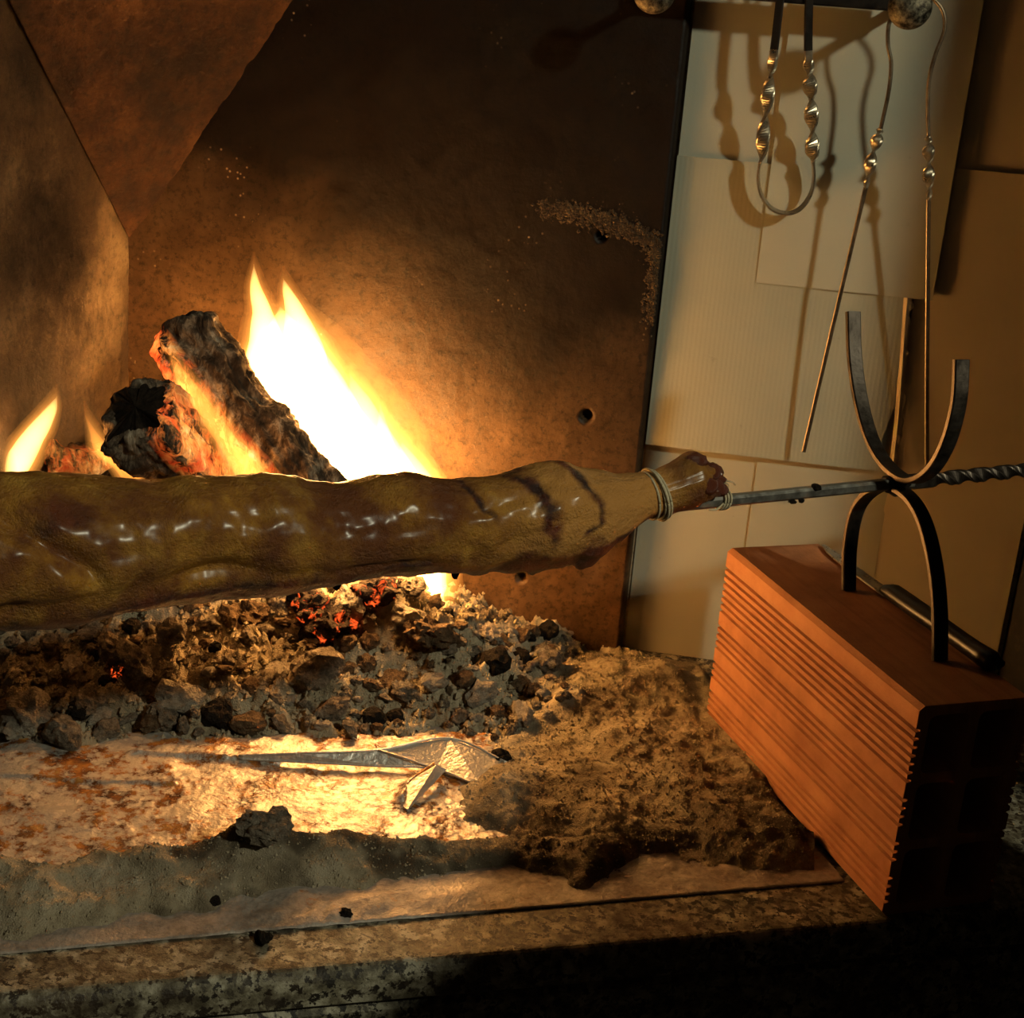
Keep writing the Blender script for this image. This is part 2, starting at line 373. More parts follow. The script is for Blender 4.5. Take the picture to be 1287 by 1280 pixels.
# granite hearth slab with a rounded nose, and the slab under it
G = np.array([.925, .380, 0]); B_ = np.array([-.380, .925, 0]); PF = np.array([.27, -.478, 0])
def slab(name, prof, mat, t0, t1):
    V = []; k = len(prof); F = []
    ts = np.linspace(t0, t1, 12)
    for t in ts:
        for (b, z) in prof: V.append(PF + G * t + B_ * b + np.array([0, 0, z]))
    for i in range(len(ts) - 1):
        for j in range(k): F.append((i * k + j, i * k + (j + 1) % k, (i + 1) * k + (j + 1) % k, (i + 1) * k + j))
    F.append(tuple(range(k))); F.append(tuple((len(ts) - 1) * k + j for j in range(k)))
    o = mesh(name, V, F, mat); fix_normals(o); o['kind'] = 'structure'; return o
nose = [(.012 - .012 * math.cos(a), -.014 + .014 * math.sin(a)) for a in np.linspace(0, math.pi / 2, 8)]
slab('floor', [(1.25, -.034), (.004, -.034), (0, -.030)] + nose + [(1.25, 0)], MAT['granite'], -1.3, .75)
slab('trim_1', [(1.25, -.30), (.006, -.30), (.006, -.044), (.012, -.037), (1.25, -.037)], MAT['granite'], -1.3, .75)

# mortar residue left on the back plate: an L of rough crust, and a lower blotch
def crust(name, pts, wdt, seed, n=700):
    V = []; F = []; rs = np.random.RandomState(seed)
    for k in range(n):
        t = rs.rand() * (len(pts) - 1); i = int(t); f = t - i
        p = pts[i] * (1 - f) + pts[i + 1] * f
        p = p + np.array([rs.randn() * wdt, 0, rs.randn() * wdt])
        if p[0] > -.004: continue
        s = .0008 + .0022 * rs.rand() ** 2; b = len(V)
        for q in [(1, 0, 0), (-1, 0, 0), (0, 0, 1), (0, 0, -1), (0, -.7, 0), (0, 1.2, 0)]:
            V.append(p + np.array(q) * s * (0.6 + .8 * rs.rand(3)))
        F += [(b, b + 2, b + 4), (b + 2, b + 1, b + 4), (b + 1, b + 3, b + 4), (b + 3, b, b + 4), (b + 2, b, b + 5), (b + 1, b + 2, b + 5), (b + 3, b + 1, b + 5), (b, b + 3, b + 5)]
    o = mesh(name, V, F, MAT['mortar'], wall_back); o['kind'] = 'stuff'; return o
crust('mortar_crust', [on_y(680, 262), on_y(730, 268), on_y(785, 285), on_y(828, 308)], .0055, 3, 1500)
crust('mortar_crust', [on_y(824, 310), on_y(822, 350), on_y(818, 408)], .004, 4, 800)

# ------------------------------------------------------------------ cardboard sheets on the wall
def sheet(label, x0, x1, z0, z1, y, mat, curl=0.0, bend=0.0, rag=None, th=.0019, seed=0):
    nu, nv = 40, 40
    u, v = np.meshgrid(np.linspace(0, 1, nu), np.linspace(0, 1, nv)); u = u.ravel(); v = v.ravel()
    xr = np.full_like(v, x1)
    if rag:
        zz = z0 + (z1 - z0) * v; xr = x1 + rag * fbm(np.stack([0 * zz + seed, 0 * zz, zz], 1), 28, 4)
    x = x0 + (xr - x0) * u; z = z0 + (z1 - z0) * v
    # slightly rounded corners
    rc = .006
    cx = np.minimum(u, 1 - u) * (x1 - x0); cz = np.minimum(v, 1 - v) * (z1 - z0)
    yy = y - curl * (1 - v) ** 3 * (.5 + .5 * np.sin(2.2 * u + .6)) - bend * np.sin(np.pi * u) + .0006 * fbm(np.stack([x, x * 0 + seed, z], 1), 9, 2)
    P = np.stack([x, yy, z], 1); n = nu * nv
    V = list(P) + list(P + np.array([0, th, 0])); F = []
    for j in range(nv - 1):
        for i in range(nu - 1):
            a = j * nu + i; q = (a, a + 1, a + nu + 1, a + nu); F.append(q); F.append(tuple(n + k for k in q[::-1]))
    rim = [i for i in range(nu)] + [j * nu + nu - 1 for j in range(1, nv)] + [(nv - 1) * nu + i for i in range(nu - 2, -1, -1)] + [j * nu for j in range(nv - 2, 0, -1)]
    k = len(rim); F += [(rim[(i + 1) % k], rim[i], n + rim[i], n + rim[(i + 1) % k]) for i in range(k)]
    o = mesh('cardboard_sheet', V, F, mat)
    return tag(o, label, 'cardboard', 'cardboard sheets covering the wall')
sheet('plain buff cardboard at top right of the wall, behind the curled skewer', .272, .425, .50, 1.0, .0155, MAT['card_brown'], seed=1)
sheet('tall buff cardboard sheet on the wall right of the iron fork, beside the dark jamb', .268, .424, .001, .5865, .0132, MAT['card_brown'], seed=2)
sheet('low pale cardboard sheet directly behind the trotter and beside the dark plate', .003, .13, .001, .36, .0155, MAT['card_low'], seed=3)
sheet('low pale cardboard sheet behind the bare steel spit rod', .128, .275, .001, .36, .0132, MAT['card_low'], seed=4)
sheet('upper left pale cardboard sheet under the dark tool bar', .003, .115, .574, 1.0, .0132, MAT['card_white'], seed=5)
o = sheet('ribbed cardboard sheet with torn right edge and curling lower edge, behind the long skewer', .002, .262, .257, .5745, .0110, MAT['card_corr'], curl=.007, rag=.004, seed=6)
sheet('smooth cream cardboard sheet behind the loop and skewer handles', .1005, .286, .4495, .90, .0085, MAT['card_mid'], seed=7)
# torn paper lip along the ragged edge
pts = [on_y(1141, 372, .008), on_y(1137, 420, .008), on_y(1133, 480, .007), on_y(1128, 540, .005), on_y(1122, 590, .003)]
pp = catmull(pts, 40); V = []; F = []
rs = np.random.RandomState(5)
for i, p in enumerate(pp):
    w = .003 + .0035 * rs.rand() * (1 if i > 3 else 2); V += [p + np.array([-.004, .0030, 0]), p + np.array([0, .0008, 0]), p + np.array([w, .0015 + .001 * rs.rand(), 0]), p + np.array([w, .004, 0])]
for i in range(len(pp) - 1):
    a = i * 4; F += [(a, a + 1, a + 5, a + 4), (a + 1, a + 2, a + 6, a + 5), (a + 2, a + 3, a + 7, a + 6), (a + 3, a, a + 4, a + 7)]
F += [(0, 3, 2, 1), tuple(len(V) - 4 + k for k in range(4))]
t_ = mesh('torn_edge', V, F, MAT['torn'], o); fix_normals(t_); t_['label'] = 'ragged torn paper edge'

# ------------------------------------------------------------------ ash bed (height field)
def lerp_y(x, pts): xs, ys = zip(*pts); return np.interp(x, xs, ys)
FRONT = [(-.9, -.46), (-.57, -.40), (-.34, -.335), (-.15, -.275), (-.09, -.25), (-.03, -.20), (.05, -.12), (.2, -.1)]
RIDGE = [(-.8, -.73), (-.48, -.610), (-.38, -.575), (-.28, -.525), (-.20, -.492), (-.06, -.455), (.03, -.425), (.12, -.37), (.19, -.36)]
MOUNDS = [(.145, -.375, .060, .014), (.020, -.415, .085, .009), (.085, -.335, .06, .013), (-.01, -.130, .055, .030), (.04, -.235, .07, .014),
          (-.265, -.530, .035, .020), (.16, -.24, .05, .010), (-.05, -.20, .05, .030), (-.16, -.15, .07, .02), (-.40, -.30, .10, .012), (-.52, -.36, .06, .015),
          (-.25, -.10, .06, .03), (-.08, -.37, .05, .012), (.05, -.10, .05, .014)]
def ash_h(x, y):
    p = np.stack([x, y, 0 * x], 1)
    n1 = fbm(p, 14, 4); n2 = fbm(p, 60, 4, .6)
    q = y - lerp_y(x, FRONT) + .02 * n1
    prof = np.interp(x, [-.9, -.62, -.45, -.25, -.17, -.10, -.03, .05], [.07, .085, .095, .088, .066, .036, .010, .0])
    pile = prof * sst(-.01, .21, q) ** .75 * (1 + .22 * n1) + np.where(q > 0, .0095 * n2, 0)
    # right ash field, thin
    inr = sst(-.16, -.08, x) * (1 - sst(.185, .215, x + .3 * (y + .36))) * sst(-.462, -.40, y - .10 * (x - .1) + .022 * n1) * (1 - sst(-.03, .0, y))
    field = inr * (.011 + .005 * n1) - (1 - inr) * .006
    # front band: a low irregular drift of ash on the foil
    n3 = fbm(p + 5.5, 9, 4, .6); d = y - lerp_y(x, RIDGE) + .018 * n3
    wf = np.interp(x, [-.6, -.45, -.3, -.15, 0, .1], [.100, .092, .066, .062, .055, .045]) * (1 + .35 * n1)
    m = (1 - sst(-.004, .022, d)) * sst(-1.25, -.55, d / wf)
    band = -.006 + m * (.0145 + .0075 * n1 + .006 * n3 + .010 * np.exp(-((d + .012) / .022) ** 2))
    band = np.where(x > -.08, band - .05 * (x + .08), band)
    h = np.maximum(np.maximum(pile - .004, field), band)
    for mx, my, mr, mh in MOUNDS:
        r2 = ((x - mx) ** 2 + (y - my) ** 2) / mr ** 2
        h = h + np.where(h > -.02, mh * np.exp(-r2 * 1.8) * (1 + .3 * n1), 0)
    h = h + np.where(h > -.003, .0022 * n2 + .0004 * fbm(p, 260, 2), 0)
    return h
NX, NY = 470, 360
gx = np.linspace(-.70, .24, NX); gy = np.linspace(-.80, -.006, NY)
X, Y = np.meshgrid(gx, gy); Hh = ash_h(X.ravel(), Y.ravel()).reshape(NY, NX)
keep = Hh > -.0026
# nothing under the brick
bu = np.array([.1611, -.3206]); bu /= np.linalg.norm(bu); bv = np.array([.0983, .0494]); bv /= np.linalg.norm(bv); BC = np.array([.1041, -.1442])
side = (X - BC[0]) * bv[0] + (Y - BC[1]) * bv[1]; lng = (X - BC[0]) * bu[0] + (Y - BC[1]) * bu[1]
keep &= ~((side > .004) & (side < .12) & (lng > -.004) & (lng < .37)); Hh = np.where((side > -.012) & (lng > 0), np.minimum(Hh, .012), Hh)
keep &= (X < .21)
inside = (X > -.595 - .12 * (-Y))
keep &= inside
idx = -np.ones(NX * NY, int); F = []
for j in range(NY - 1):
    kj = keep[j] & keep[j + 1]
    for i in np.nonzero(kj[:-1] & kj[1:])[0]:
        a = j * NX + i; F.append((a, a + 1, a + NX + 1, a + NX))
used = np.unique(np.array(F).ravel()); idx[used] = np.arange(len(used))
Fm = idx[np.array(F)]
V = np.stack([X.ravel()[used], Y.ravel()[used], Hh.ravel()[used]], 1)
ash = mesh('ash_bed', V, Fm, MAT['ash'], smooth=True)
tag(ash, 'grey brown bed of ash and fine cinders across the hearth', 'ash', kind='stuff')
pd = np.stack([V[:, 0], V[:, 1], V[:, 2]], 1)
dk = np.clip(.55 * sst(.1, .6, fbm(pd, 22, 4)) + .55 * np.exp(-((V[:, 1] - lerp_y(V[:, 0], RIDGE) + .012) / .035) ** 2) * sst(-.40, -.30, V[:, 0]), 0, .95)  # random dark ash, plus backlit shade painted along the front ridge
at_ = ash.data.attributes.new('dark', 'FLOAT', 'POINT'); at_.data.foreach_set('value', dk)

# ------------------------------------------------------------------ foil
def sheet_h(name, mat, poly_keep, x0, x1, y0, y1, nx, ny, hf, label):
    gx = np.linspace(x0, x1, nx); gy = np.linspace(y0, y1, ny); X, Y = np.meshgrid(gx, gy); X = X.ravel(); Y = Y.ravel()
    X, Y = poly_keep(X, Y); Z = hf(X, Y)
    n = nx * ny; P = np.stack([X, Y, Z], 1); V = list(P) + list(P - np.array([0, 0, .0006]))
    F = []
    for j in range(ny - 1):
        for i in range(nx - 1):
            a = j * nx + i; q = (a, a + 1, a + nx + 1, a + nx); F.append(q); F.append(tuple(n + k for k in q[::-1]))
    rim = [i for i in range(nx)] + [j * nx + nx - 1 for j in range(1, ny)] + [(ny - 1) * nx + i for i in range(nx - 2, -1, -1)] + [j * nx for j in range(ny - 2, 0, -1)]
    k = len(rim); F += [(rim[(i + 1) % k], rim[i], n + rim[i], n + rim[(i + 1) % k]) for i in range(k)]
    o = mesh(name, V, F, mat, smooth=False); o.data.polygons.foreach_set('use_smooth', [True] * len(o.data.polygons))
    return tag(o, label, 'foil')
FA = np.array([-.80, -.866]); FB = np.array([.240, -.4195])
def keepA(a, b):  # a in 0..1 along the front edge, b in 0..1 back
    x = FA[0] + (FB[0] - FA[0]) * a - .10 * b * (1 - a); y = FA[1] + (FB[1] - FA[1]) * a + b * .42
    right = .1041 - .004 + (y + .1442) * (-.5025) * (1)      # left side of the brick: stop just short of it
    x = np.minimum(x, np.maximum(.09, right - .002)); return x, y
def hA(x, y):
    p = np.stack([x, y, 0 * x], 1)
    d = (y - (FA[1] + (FB[1] - FA[1]) * (x - FA[0]) / (FB[0] - FA[0])))
    return .0010 + np.abs(.0022 * fbm(p, 30, 3)) * sst(0, .03, d) + .005 * np.exp(-((x + .20) / .10) ** 2 - ((d - .02) / .02) ** 2) * np.abs(fbm(p, 70, 2))
sheet_h('foil_sheet', MAT['foil'], keepA, 0, 1, 0, 1, 260, 90, hA, 'dull kitchen foil with straight front edge lying on the granite hearth')
CREASE = [([on_z(165, 948, .006), on_z(350, 955, .010)], .0028, .006),
          ([on_z(545, 962, .012), on_z(515, 985, .012), on_z(505, 1012, .004)], .007, .010),
          ([on_z(0, 978, .003), on_z(120, 985, .004), on_z(220, 990, .003)], .0025, .004)]
def hB(x, y):
    p = np.stack([x, y, 0 * x], 1); z = .0060 + .0016 * fbm(p, 35, 3) + .0005 * fbm(p, 150, 2)
    for pts, w, h in CREASE:
        best = np.full(len(x), 9.0)
        for a, b in zip(pts[:-1], pts[1:]):
            e = (b - a)[:2]; L2 = e @ e; t = np.clip(((x - a[0]) * e[0] + (y - a[1]) * e[1]) / L2, 0, 1)
            best = np.minimum(best, np.hypot(x - a[0] - t * e[0], y - a[1] - t * e[1]))
        z = z + h * np.exp(-np.abs(best / w) ** 1.3)
    return z
def keepB(a, b):
    fx = [-.68, -.57, -.40, -.25, -.12, -.06]
    x = -.66 + .61 * a
    yb = np.interp(x, [-.7, -.57, -.34, -.15, -.07], [-.43, -.39, -.325, -.262, -.255]) + .006 * np.sin(40 * x)
    yf = np.interp(x, [-.7, -.48, -.28, -.06, -.03], [-.73, -.635, -.545, -.475, -.45]); return x, yf + (yb - yf) * b
drip = sheet_h('drip_foil', MAT['foil_grease'], keepB, 0, 1, 0, 1, 330, 130, hB, 'crumpled greasy foil drip sheet glistening under the roast')

# the sheet's crumpled back edge: a standing fold of flat facets with sharp bright rims
TOP = [on_z(300, 950, .013), on_z(370, 947, .018), on_z(475, 943, .022), on_z(565, 928, .028), on_z(640, 960, .014)]
BOT = [on_z(300, 954, .010), on_z(360, 957, .010), on_z(475, 963, .011), on_z(548, 967, .012), on_z(606, 990, .009)]
V = []; F = []; nsub = 1
for i in range(4):
    for k in range(nsub):
        f = k / nsub; V += [TOP[i] * (1 - f) + TOP[i + 1] * f, BOT[i] * (1 - f) + BOT[i + 1] * f]
V += [TOP[4], BOT[4]]; n_ = len(V)
V += [v + np.array([.0003, .0009, 0]) for v in V]
for i in range(n_ // 2 - 1):
    a_ = 2 * i; F += [(a_, a_ + 1, a_ + 3, a_ + 2), (n_ + a_ + 2, n_ + a_ + 3, n_ + a_ + 1, n_ + a_)]
    F += [(a_, a_ + 2, n_ + a_ + 2, n_ + a_), (a_ + 1, n_ + a_ + 1, n_ + a_ + 3, a_ + 3)]
F += [(0, n_, n_ + 1, 1), (n_ - 2, n_ - 1, 2 * n_ - 1, 2 * n_ - 2)]
fo = mesh('fold', V, F, MAT['foil_clean'], drip); fix_normals(fo)
parts = [sweep(catmull(TOP, 40), circ(.0014, 6), (0, 0, 1)), sweep(catmull(BOT, 40), circ(.0014, 6), (0, 0, 1)), sweep(catmull([TOP[2], (TOP[2] + BOT[3]) / 2 + np.array([0, -.002, .002]), BOT[3]], 16), circ(.0014, 6), (0, 0, 1))]
mesh('fold_rim', *join(parts), MAT['foil_clean'], drip, smooth=True)
tri = [on_z(548, 962, .026), on_z(560, 968, .014), on_z(512, 1018, .009), on_z(496, 1005, .009), on_z(520, 978, .020)]
V = tri + [p + np.array([.001, .0012, -.0003]) for p in tri]; F = [(0, 1, 2, 4), (4, 2, 3), (9, 7, 6, 5), (8, 7, 9)] + [(i, 5 + i, 5 + (i + 1) % 5, (i + 1) % 5) for i in range(5)]
fo = mesh('fold', V, F, MAT['foil_clean'], drip); fix_normals(fo)

# ------------------------------------------------------------------ charcoal lumps
def rock_mesh(name, seed, sub=2, rough=.38, mat=None):
    bm = bmesh.new(); bmesh.ops.create_icosphere(bm, subdivisions=sub, radius=1)
    P = np.array([v.co[:] for v in bm.verts]); off = seed * 3.7
    r = 1 + rough * fbm(P + off, 1.3, 2) + rough * .5 * fbm(P + off, 4.2, 3)
    r = np.round(r * 7) / 7 * .35 + r * .65
    ax = np.array([1, .65 + .35 * random.random(), .55 + .3 * random.random()])
    for v, p, k in zip(bm.verts, P, r): v.co = Vector(p * k * ax)
    me = bpy.data.meshes.new(name); bm.to_mesh(me); bm.free(); me.materials.append(mat)
    return me
KM = ['coal_ash', 'coal_pale', 'coal_brown', 'coal_ash', 'coal_ash', 'coal_brown', 'coal_pale', 'coal_ash', 'coal_dark', 'coal_ash', 'coal_brown', 'coal_ash']
ROCKS = [rock_mesh('charcoal_lump', i, 3, .34, MAT[KM[i % 12]]) for i in range(12)]
HGX = np.linspace(-.9, .4, 521); HGY = np.linspace(-.9, .4, 521)
_gx, _gy = np.meshgrid(HGX, HGY); HG = ash_h(_gx.ravel(), _gy.ravel()).reshape(521, 521)
def HX(x, y):
    i = min(max((x + .9) / .0025, 0), 519.99); j = min(max((y + .9) / .0025, 0), 519.99); a, b = int(i), int(j); u, v = i - a, j - b
    return float((HG[b, a] * (1 - u) + HG[b, a + 1] * u) * (1 - v) + (HG[b + 1, a] * (1 - u) + HG[b + 1, a + 1] * u) * v)
def lump(me, x, y, s, dz=.25, rot=None):
    o = bpy.data.objects.new('charcoal_lump', me); C.objects.link(o); o.scale = (s, s, s)
    o.location = (x, y, max(HX(x, y), .001) + s * dz)
    o.rotation_euler = rot or (random.uniform(-.6, .6), random.uniform(-.6, .6), random.uniform(0, 6.28)); return o
def find_xy(px, py):
    z = .05
    for _ in range(12): p = on_z(px, py, z); z = .5 * z + .5 * HX(p[0], p[1])
    return p[0], p[1]
BIG = [(545, 812, .030, 'coal_brown', 'large upright brown ash-crusted charcoal lump right of the fire base'),
       (408, 795, .026, 'coal_hot', 'dark charcoal lump with red glowing hollow under the roast'),
       (152, 848, .013, 'coal_hot', 'small red glowing ember low in the pile at the left'),
       (30, 912, .024, 'coal_pale', 'pale grey cracked cinder at the far left front of the ember pile'),
       (112, 885, .021, 'coal_ash', 'rounded grey cinder beside the pale cracked cinder at left'),
       (205, 905, .017, 'coal_ash', 'grey flat cinder at the front foot of the ember pile, left of centre'),
       (440, 765, .022, 'coal_pale', 'pale flaky cinder just under the roast beside the glowing lump'),
       (395, 752, .020, 'coal_hot', 'orange glowing embers peeping out right below the roast'),
       (470, 752, .022, 'coal_hot', 'glowing red embers between the roast and the flame base'),
       (333, 1046, .018, 'coal_ash', 'lone grey cinder on the front ash ridge'),
       (630, 955, .009, 'coal_dark', 'small black charcoal bit beside the fold of greasy foil'),
       (572, 968, .007, 'coal_dark', 'tiny black charcoal bit standing on the greasy foil'),
       (434, 1158, .006, 'coal_dark', 'small black charcoal crumb on the front foil edge'),
       (330, 1190, .007, 'coal_dark', 'black charcoal crumb on the granite just past the foil edge'),
       (610, 800, .014, 'coal_pale', 'smooth pale pebble-like cinder near the dark plate'),
       (310, 778, .020, 'coal_brown', 'brown block of burnt wood lying across the ember pile'),
       (270, 1135, .005, 'coal_dark', 'black speck of charcoal on the front foil among grey ash')]
for i, (px_, py_, s, m, lab) in enumerate(BIG):
    me = rock_mesh('charcoal_lump', 40 + i, 4 if s > .012 else 3, .46, MAT[m]); x, y = find_xy(px_, py_)
    tag(lump(me, x, y, s, .35), lab, 'charcoal', 'charcoal lumps in the hearth')
placed = 0; tries = 0; spots = []
while placed < 270 and tries < 9000:
    tries += 1
    px_, py_ = random.uniform(-25, 720), random.uniform(735, 945)
    x, y = find_xy(px_, py_)
    h = HX(x, y)
    if h < .006 or y > -.02 or y - float(lerp_y(x, FRONT)) < -.012: continue
    s = .0060 + .0185 * random.random() ** 1.8
    if px_ > 560: s *= .75
    if any((x - a) ** 2 + (y - b) ** 2 < (.75 * (s + c)) ** 2 for a, b, c in spots): continue
    spots.append((x, y, s)); placed += 1
    k = random.randrange(12); tone = {'coal_ash': 'ash-grey', 'coal_pale': 'pale', 'coal_brown': 'brown', 'coal_dark': 'black'}[KM[k]]
    where = 'left end of' if px_ < 210 else ('middle of' if px_ < 470 else 'right slope of')
    size = 'small' if s < .0085 else ('medium-sized' if s < .013 else 'large')
    tag(lump(ROCKS[k], x, y, s, .3), f'{size} {tone} cinder in the {where} the ember pile', 'charcoal', 'cinders heaped in the ember pile')
# fine grit
rs = np.random.RandomState(9); V = []; F = []
ico = [(1, 0, 0), (-1, 0, 0), (0, 1, 0), (0, -1, 0), (0, 0, 1), (0, 0, -1)]
icf = [(0, 2, 4), (2, 1, 4), (1, 3, 4), (3, 0, 4), (2, 0, 5), (1, 2, 5), (3, 1, 5), (0, 3, 5)]
NG = 90000
gx_ = rs.uniform(-.66, .2, NG); gy_ = rs.uniform(-.72, -.01, NG); gh = ash_h(gx_, gy_)
inpile = gy_ > lerp_y(gx_, FRONT)
ok = (gh > .001) & (rs.rand(NG) < np.where(inpile, .45, .40))
sd = (gx_ - BC[0]) * bv[0] + (gy_ - BC[1]) * bv[1]; ok &= ~((sd > -.004)) & (gx_ > -.59 + .12 * gy_)
gx_, gy_, gh, inpile = gx_[ok], gy_[ok], gh[ok], inpile[ok]; NG = len(gx_)
gs = np.where(inpile & (gx_ < -.1), .0008 + .0038 * rs.rand(NG) ** 3, .0005 + .0013 * rs.rand(NG) ** 3)
jit = .55 + .9 * rs.rand(NG, 6, 1); base = np.stack([gx_, gy_, gh + gs * .3], 1)[:, None, :]
V = (base + np.array(ico)[None] * gs[:, None, None] * jit).reshape(-1, 3)
F = (np.array(icf)[None] + 6 * np.arange(NG)[:, None, None]).reshape(-1, 3)
grit = mesh('cinder_grit', V, F, MAT['ash']); tag(grit, 'loose fine cinder grit scattered over the ash', 'grit', kind='stuff')

# ------------------------------------------------------------------ logs
def log(name, A, B, r0, r1, label, seed, glowside, nseg=150, nr=80, square=0.0, end_mat=True, glow=1.0):
    A = np.array(A, float); B = np.array(B, float); ax = B - A; L = np.linalg.norm(ax); ax /= L
    e1 = np.cross(ax, [0, 1, 0]); e1 /= np.linalg.norm(e1); e2 = np.cross(ax, e1)
    gs = np.array(glowside, float); V = []; gl = []
    for i in range(nseg + 1):
        t = i / nseg; c = A + ax * L * t
        rr = (r0 + (r1 - r0) * t)
        edge = 1 - .25 * max(0, 1 - t / .05) ** 2 - .35 * max(0, (t - .93) / .07) ** 2
        for j in range(nr):
            a = 2 * math.pi * j / nr; d = e1 * math.cos(a) + e2 * math.sin(a)
            sq = 1 + square * (1 / max(abs(math.cos(a)), abs(math.sin(a))) - 1)
            V.append(c + d * rr * sq * edge); gl.append(max(0, d @ gs))
    V = np.array(V)
    mid = (A + B) / 2; d = V - (A + np.outer((V - A) @ ax, ax)); dn = d / (np.linalg.norm(d, axis=1)[:, None] + 1e-9)
    st = V - np.outer((V - A) @ ax, ax) * .72 + seed * 1.7
    disp = .0060 * fbm(V + seed, 22, 3) + .0055 * fbm(st, 70, 5, .68)
    V = V + dn * disp[:, None] + np.outer(((V - A) @ ax > L * .97) | ((V - A) @ ax < L * .03), ax) * (.008 * fbm(V + 3, 50, 3))[:, None]
    F = [(i * nr + j, i * nr + (j + 1) % nr, (i + 1) * nr + (j + 1) % nr, (i + 1) * nr + j) for i in range(nseg) for j in range(nr)]
    root = empty(name, tuple(A), label, 'log', 'burning logs')
    o = attach(mesh('bark', V, F, MAT['log'], smooth=True), root); fix_normals(o)
    g = np.clip(np.array(gl) * 1.8 - .75, 0, 1) * glow
    at = o.data.attributes.new('glow', 'FLOAT', 'POINT'); at.data.foreach_set('value', g)
    for k, (ring, c) in enumerate(((V[:nr], A), (V[-nr:], B))):
        VV = list(ring) + [ring.mean(0) + (ring - ring.mean(0)) * .8 + ax * (.001 if k else -.001) for _ in [0]][0].tolist() + [ring.mean(0) + ax * (.004 if k else -.004)]
        FF = [(j, (j + 1) % nr, nr + (j + 1) % nr, nr + j) for j in range(nr)] + [(nr + j, nr + (j + 1) % nr, 2 * nr) for j in range(nr)]
        q = attach(mesh('log_end', VV, FF, MAT['log_end']), root); fix_normals(q)
    return root
log('charred_log', on_y(222, 412, -.13), on_y(425, 665, -.20), .036, .031, 'charred log leaning diagonally in front of the big flame', 2, (-.75, -.5, -.45))
log('charred_log', on_y(172, 512, -.275), on_y(290, 650, -.15), .040, .037, 'split log with black cut end facing out, left of the leaning log', 5, (.85, -.3, .35), square=.8, glow=.45)
log('charred_log', on_y(150, 590, -.24), on_y(250, 650, -.18), .026, .024, 'ash-grey log lying low under the black-ended log', 8, (-.5, -.6, .5))
log('charred_log', on_y(40, 585, -.17), on_y(135, 600, -.10), .030, .032, 'dark smouldering log at the far left behind the roast', 11, (.3, -.5, .6), glow=.3)

# ------------------------------------------------------------------ flames (closed bodies of glowing gas)
fire = empty('log_fire', (-.31, -.13, .09), 'blazing white and yellow fire rising behind the roast', 'fire')
def tongue(pts, rad, mat, depth=.55, seed=0, part='flame_tongue'):
    P = catmull(pts, 40); R_ = np.maximum(np.interp(np.linspace(0, 1, 41), np.linspace(0, 1, len(rad)), rad), .0004)
    k = 28; V = []; F = []
    for i, (p, r) in enumerate(zip(P, R_)):
        for j in range(k):
            a = 2 * math.pi * j / k; V.append(p + np.array([math.cos(a) * r, math.sin(a) * r * depth, 0]))
    V = np.array(V); V[:, 0] += .10 * np.repeat(R_, k) * fbm(V + seed * 2.1, 28, 3); V[:, 1] += .1 * np.repeat(R_, k) * fbm(V + seed + 9, 28, 3)
    F = [(i * k + j, i * k + (j + 1) % k, (i + 1) * k + (j + 1) % k, (i + 1) * k + j) for i in range(40) for j in range(k)]
    F += [tuple(range(k))[::-1], tuple(40 * k + j for j in range(k))]
    o = attach(mesh(part, V, F, mat, smooth=True), fire); fix_normals(o)
    if part == 'flame_tongue':
        Q = V.reshape(41, k, 3); cen = Q.mean(1, keepdims=True); un = (Q - cen) / (np.linalg.norm(Q - cen, axis=2, keepdims=True) + 1e-6)
        for gsc, gof, gz in ((1.06, .0008, .002), (1.14, .0018, .005), (1.26, .0030, .009), (1.42, .0045, .013)):
            W = cen + (Q - cen) * gsc + un * gof * (1 - .8 * np.linspace(0, 1, 41)[:, None, None] ** 4); W = W + np.array([0, 0, 1]) * gz * (np.linspace(0, 1, 41) ** 3)[:, None, None]
            fr = attach(mesh('flame_fringe', W.reshape(-1, 3), F, MAT['flame_halo'], smooth=True), fire); fix_normals(fr)
    return o
FY = -.105
def fp(x, y, dy=0): return on_y(x, y, FY + dy)
tongue([fp(455, 740), fp(435, 660), fp(415, 580), fp(385, 500), fp(365, 430), fp(352, 385)], [.055, .082, .080, .060, .030, .0], MAT['flame'], .5, 1)
tongue([fp(345, 500), fp(340, 450), fp(330, 395), fp(321, 360), fp(319, 332)], [.028, .026, .012, .006, .0], MAT['flame_tip'], .6, 2)
tongue([fp(385, 500), fp(382, 440), fp(372, 395), fp(362, 368), fp(356, 350)], [.030, .024, .012, .006, .0], MAT['flame_tip'], .6, 3)
tongue([fp(520, 745), fp(500, 680), fp(480, 610), fp(470, 560), fp(455, 510), fp(440, 470)], [.030, .055, .050, .030, .015, .0], MAT['flame'], .5, 4)
tongue([fp(490, 610), fp(484, 560), fp(480, 530), fp(478, 508)], [.020, .012, .005, .0], MAT['flame_tip'], .6, 5)
tongue([fp(530, 650), fp(525, 610), fp(512, 575), fp(505, 555)], [.030, .022, .010, .0], MAT['flame'], .6, 6)
tongue([fp(520, 755), fp(522, 735), fp(524, 700), fp(528, 650)], [.034, .036, .030, .012], MAT['flame'], .6, 7)
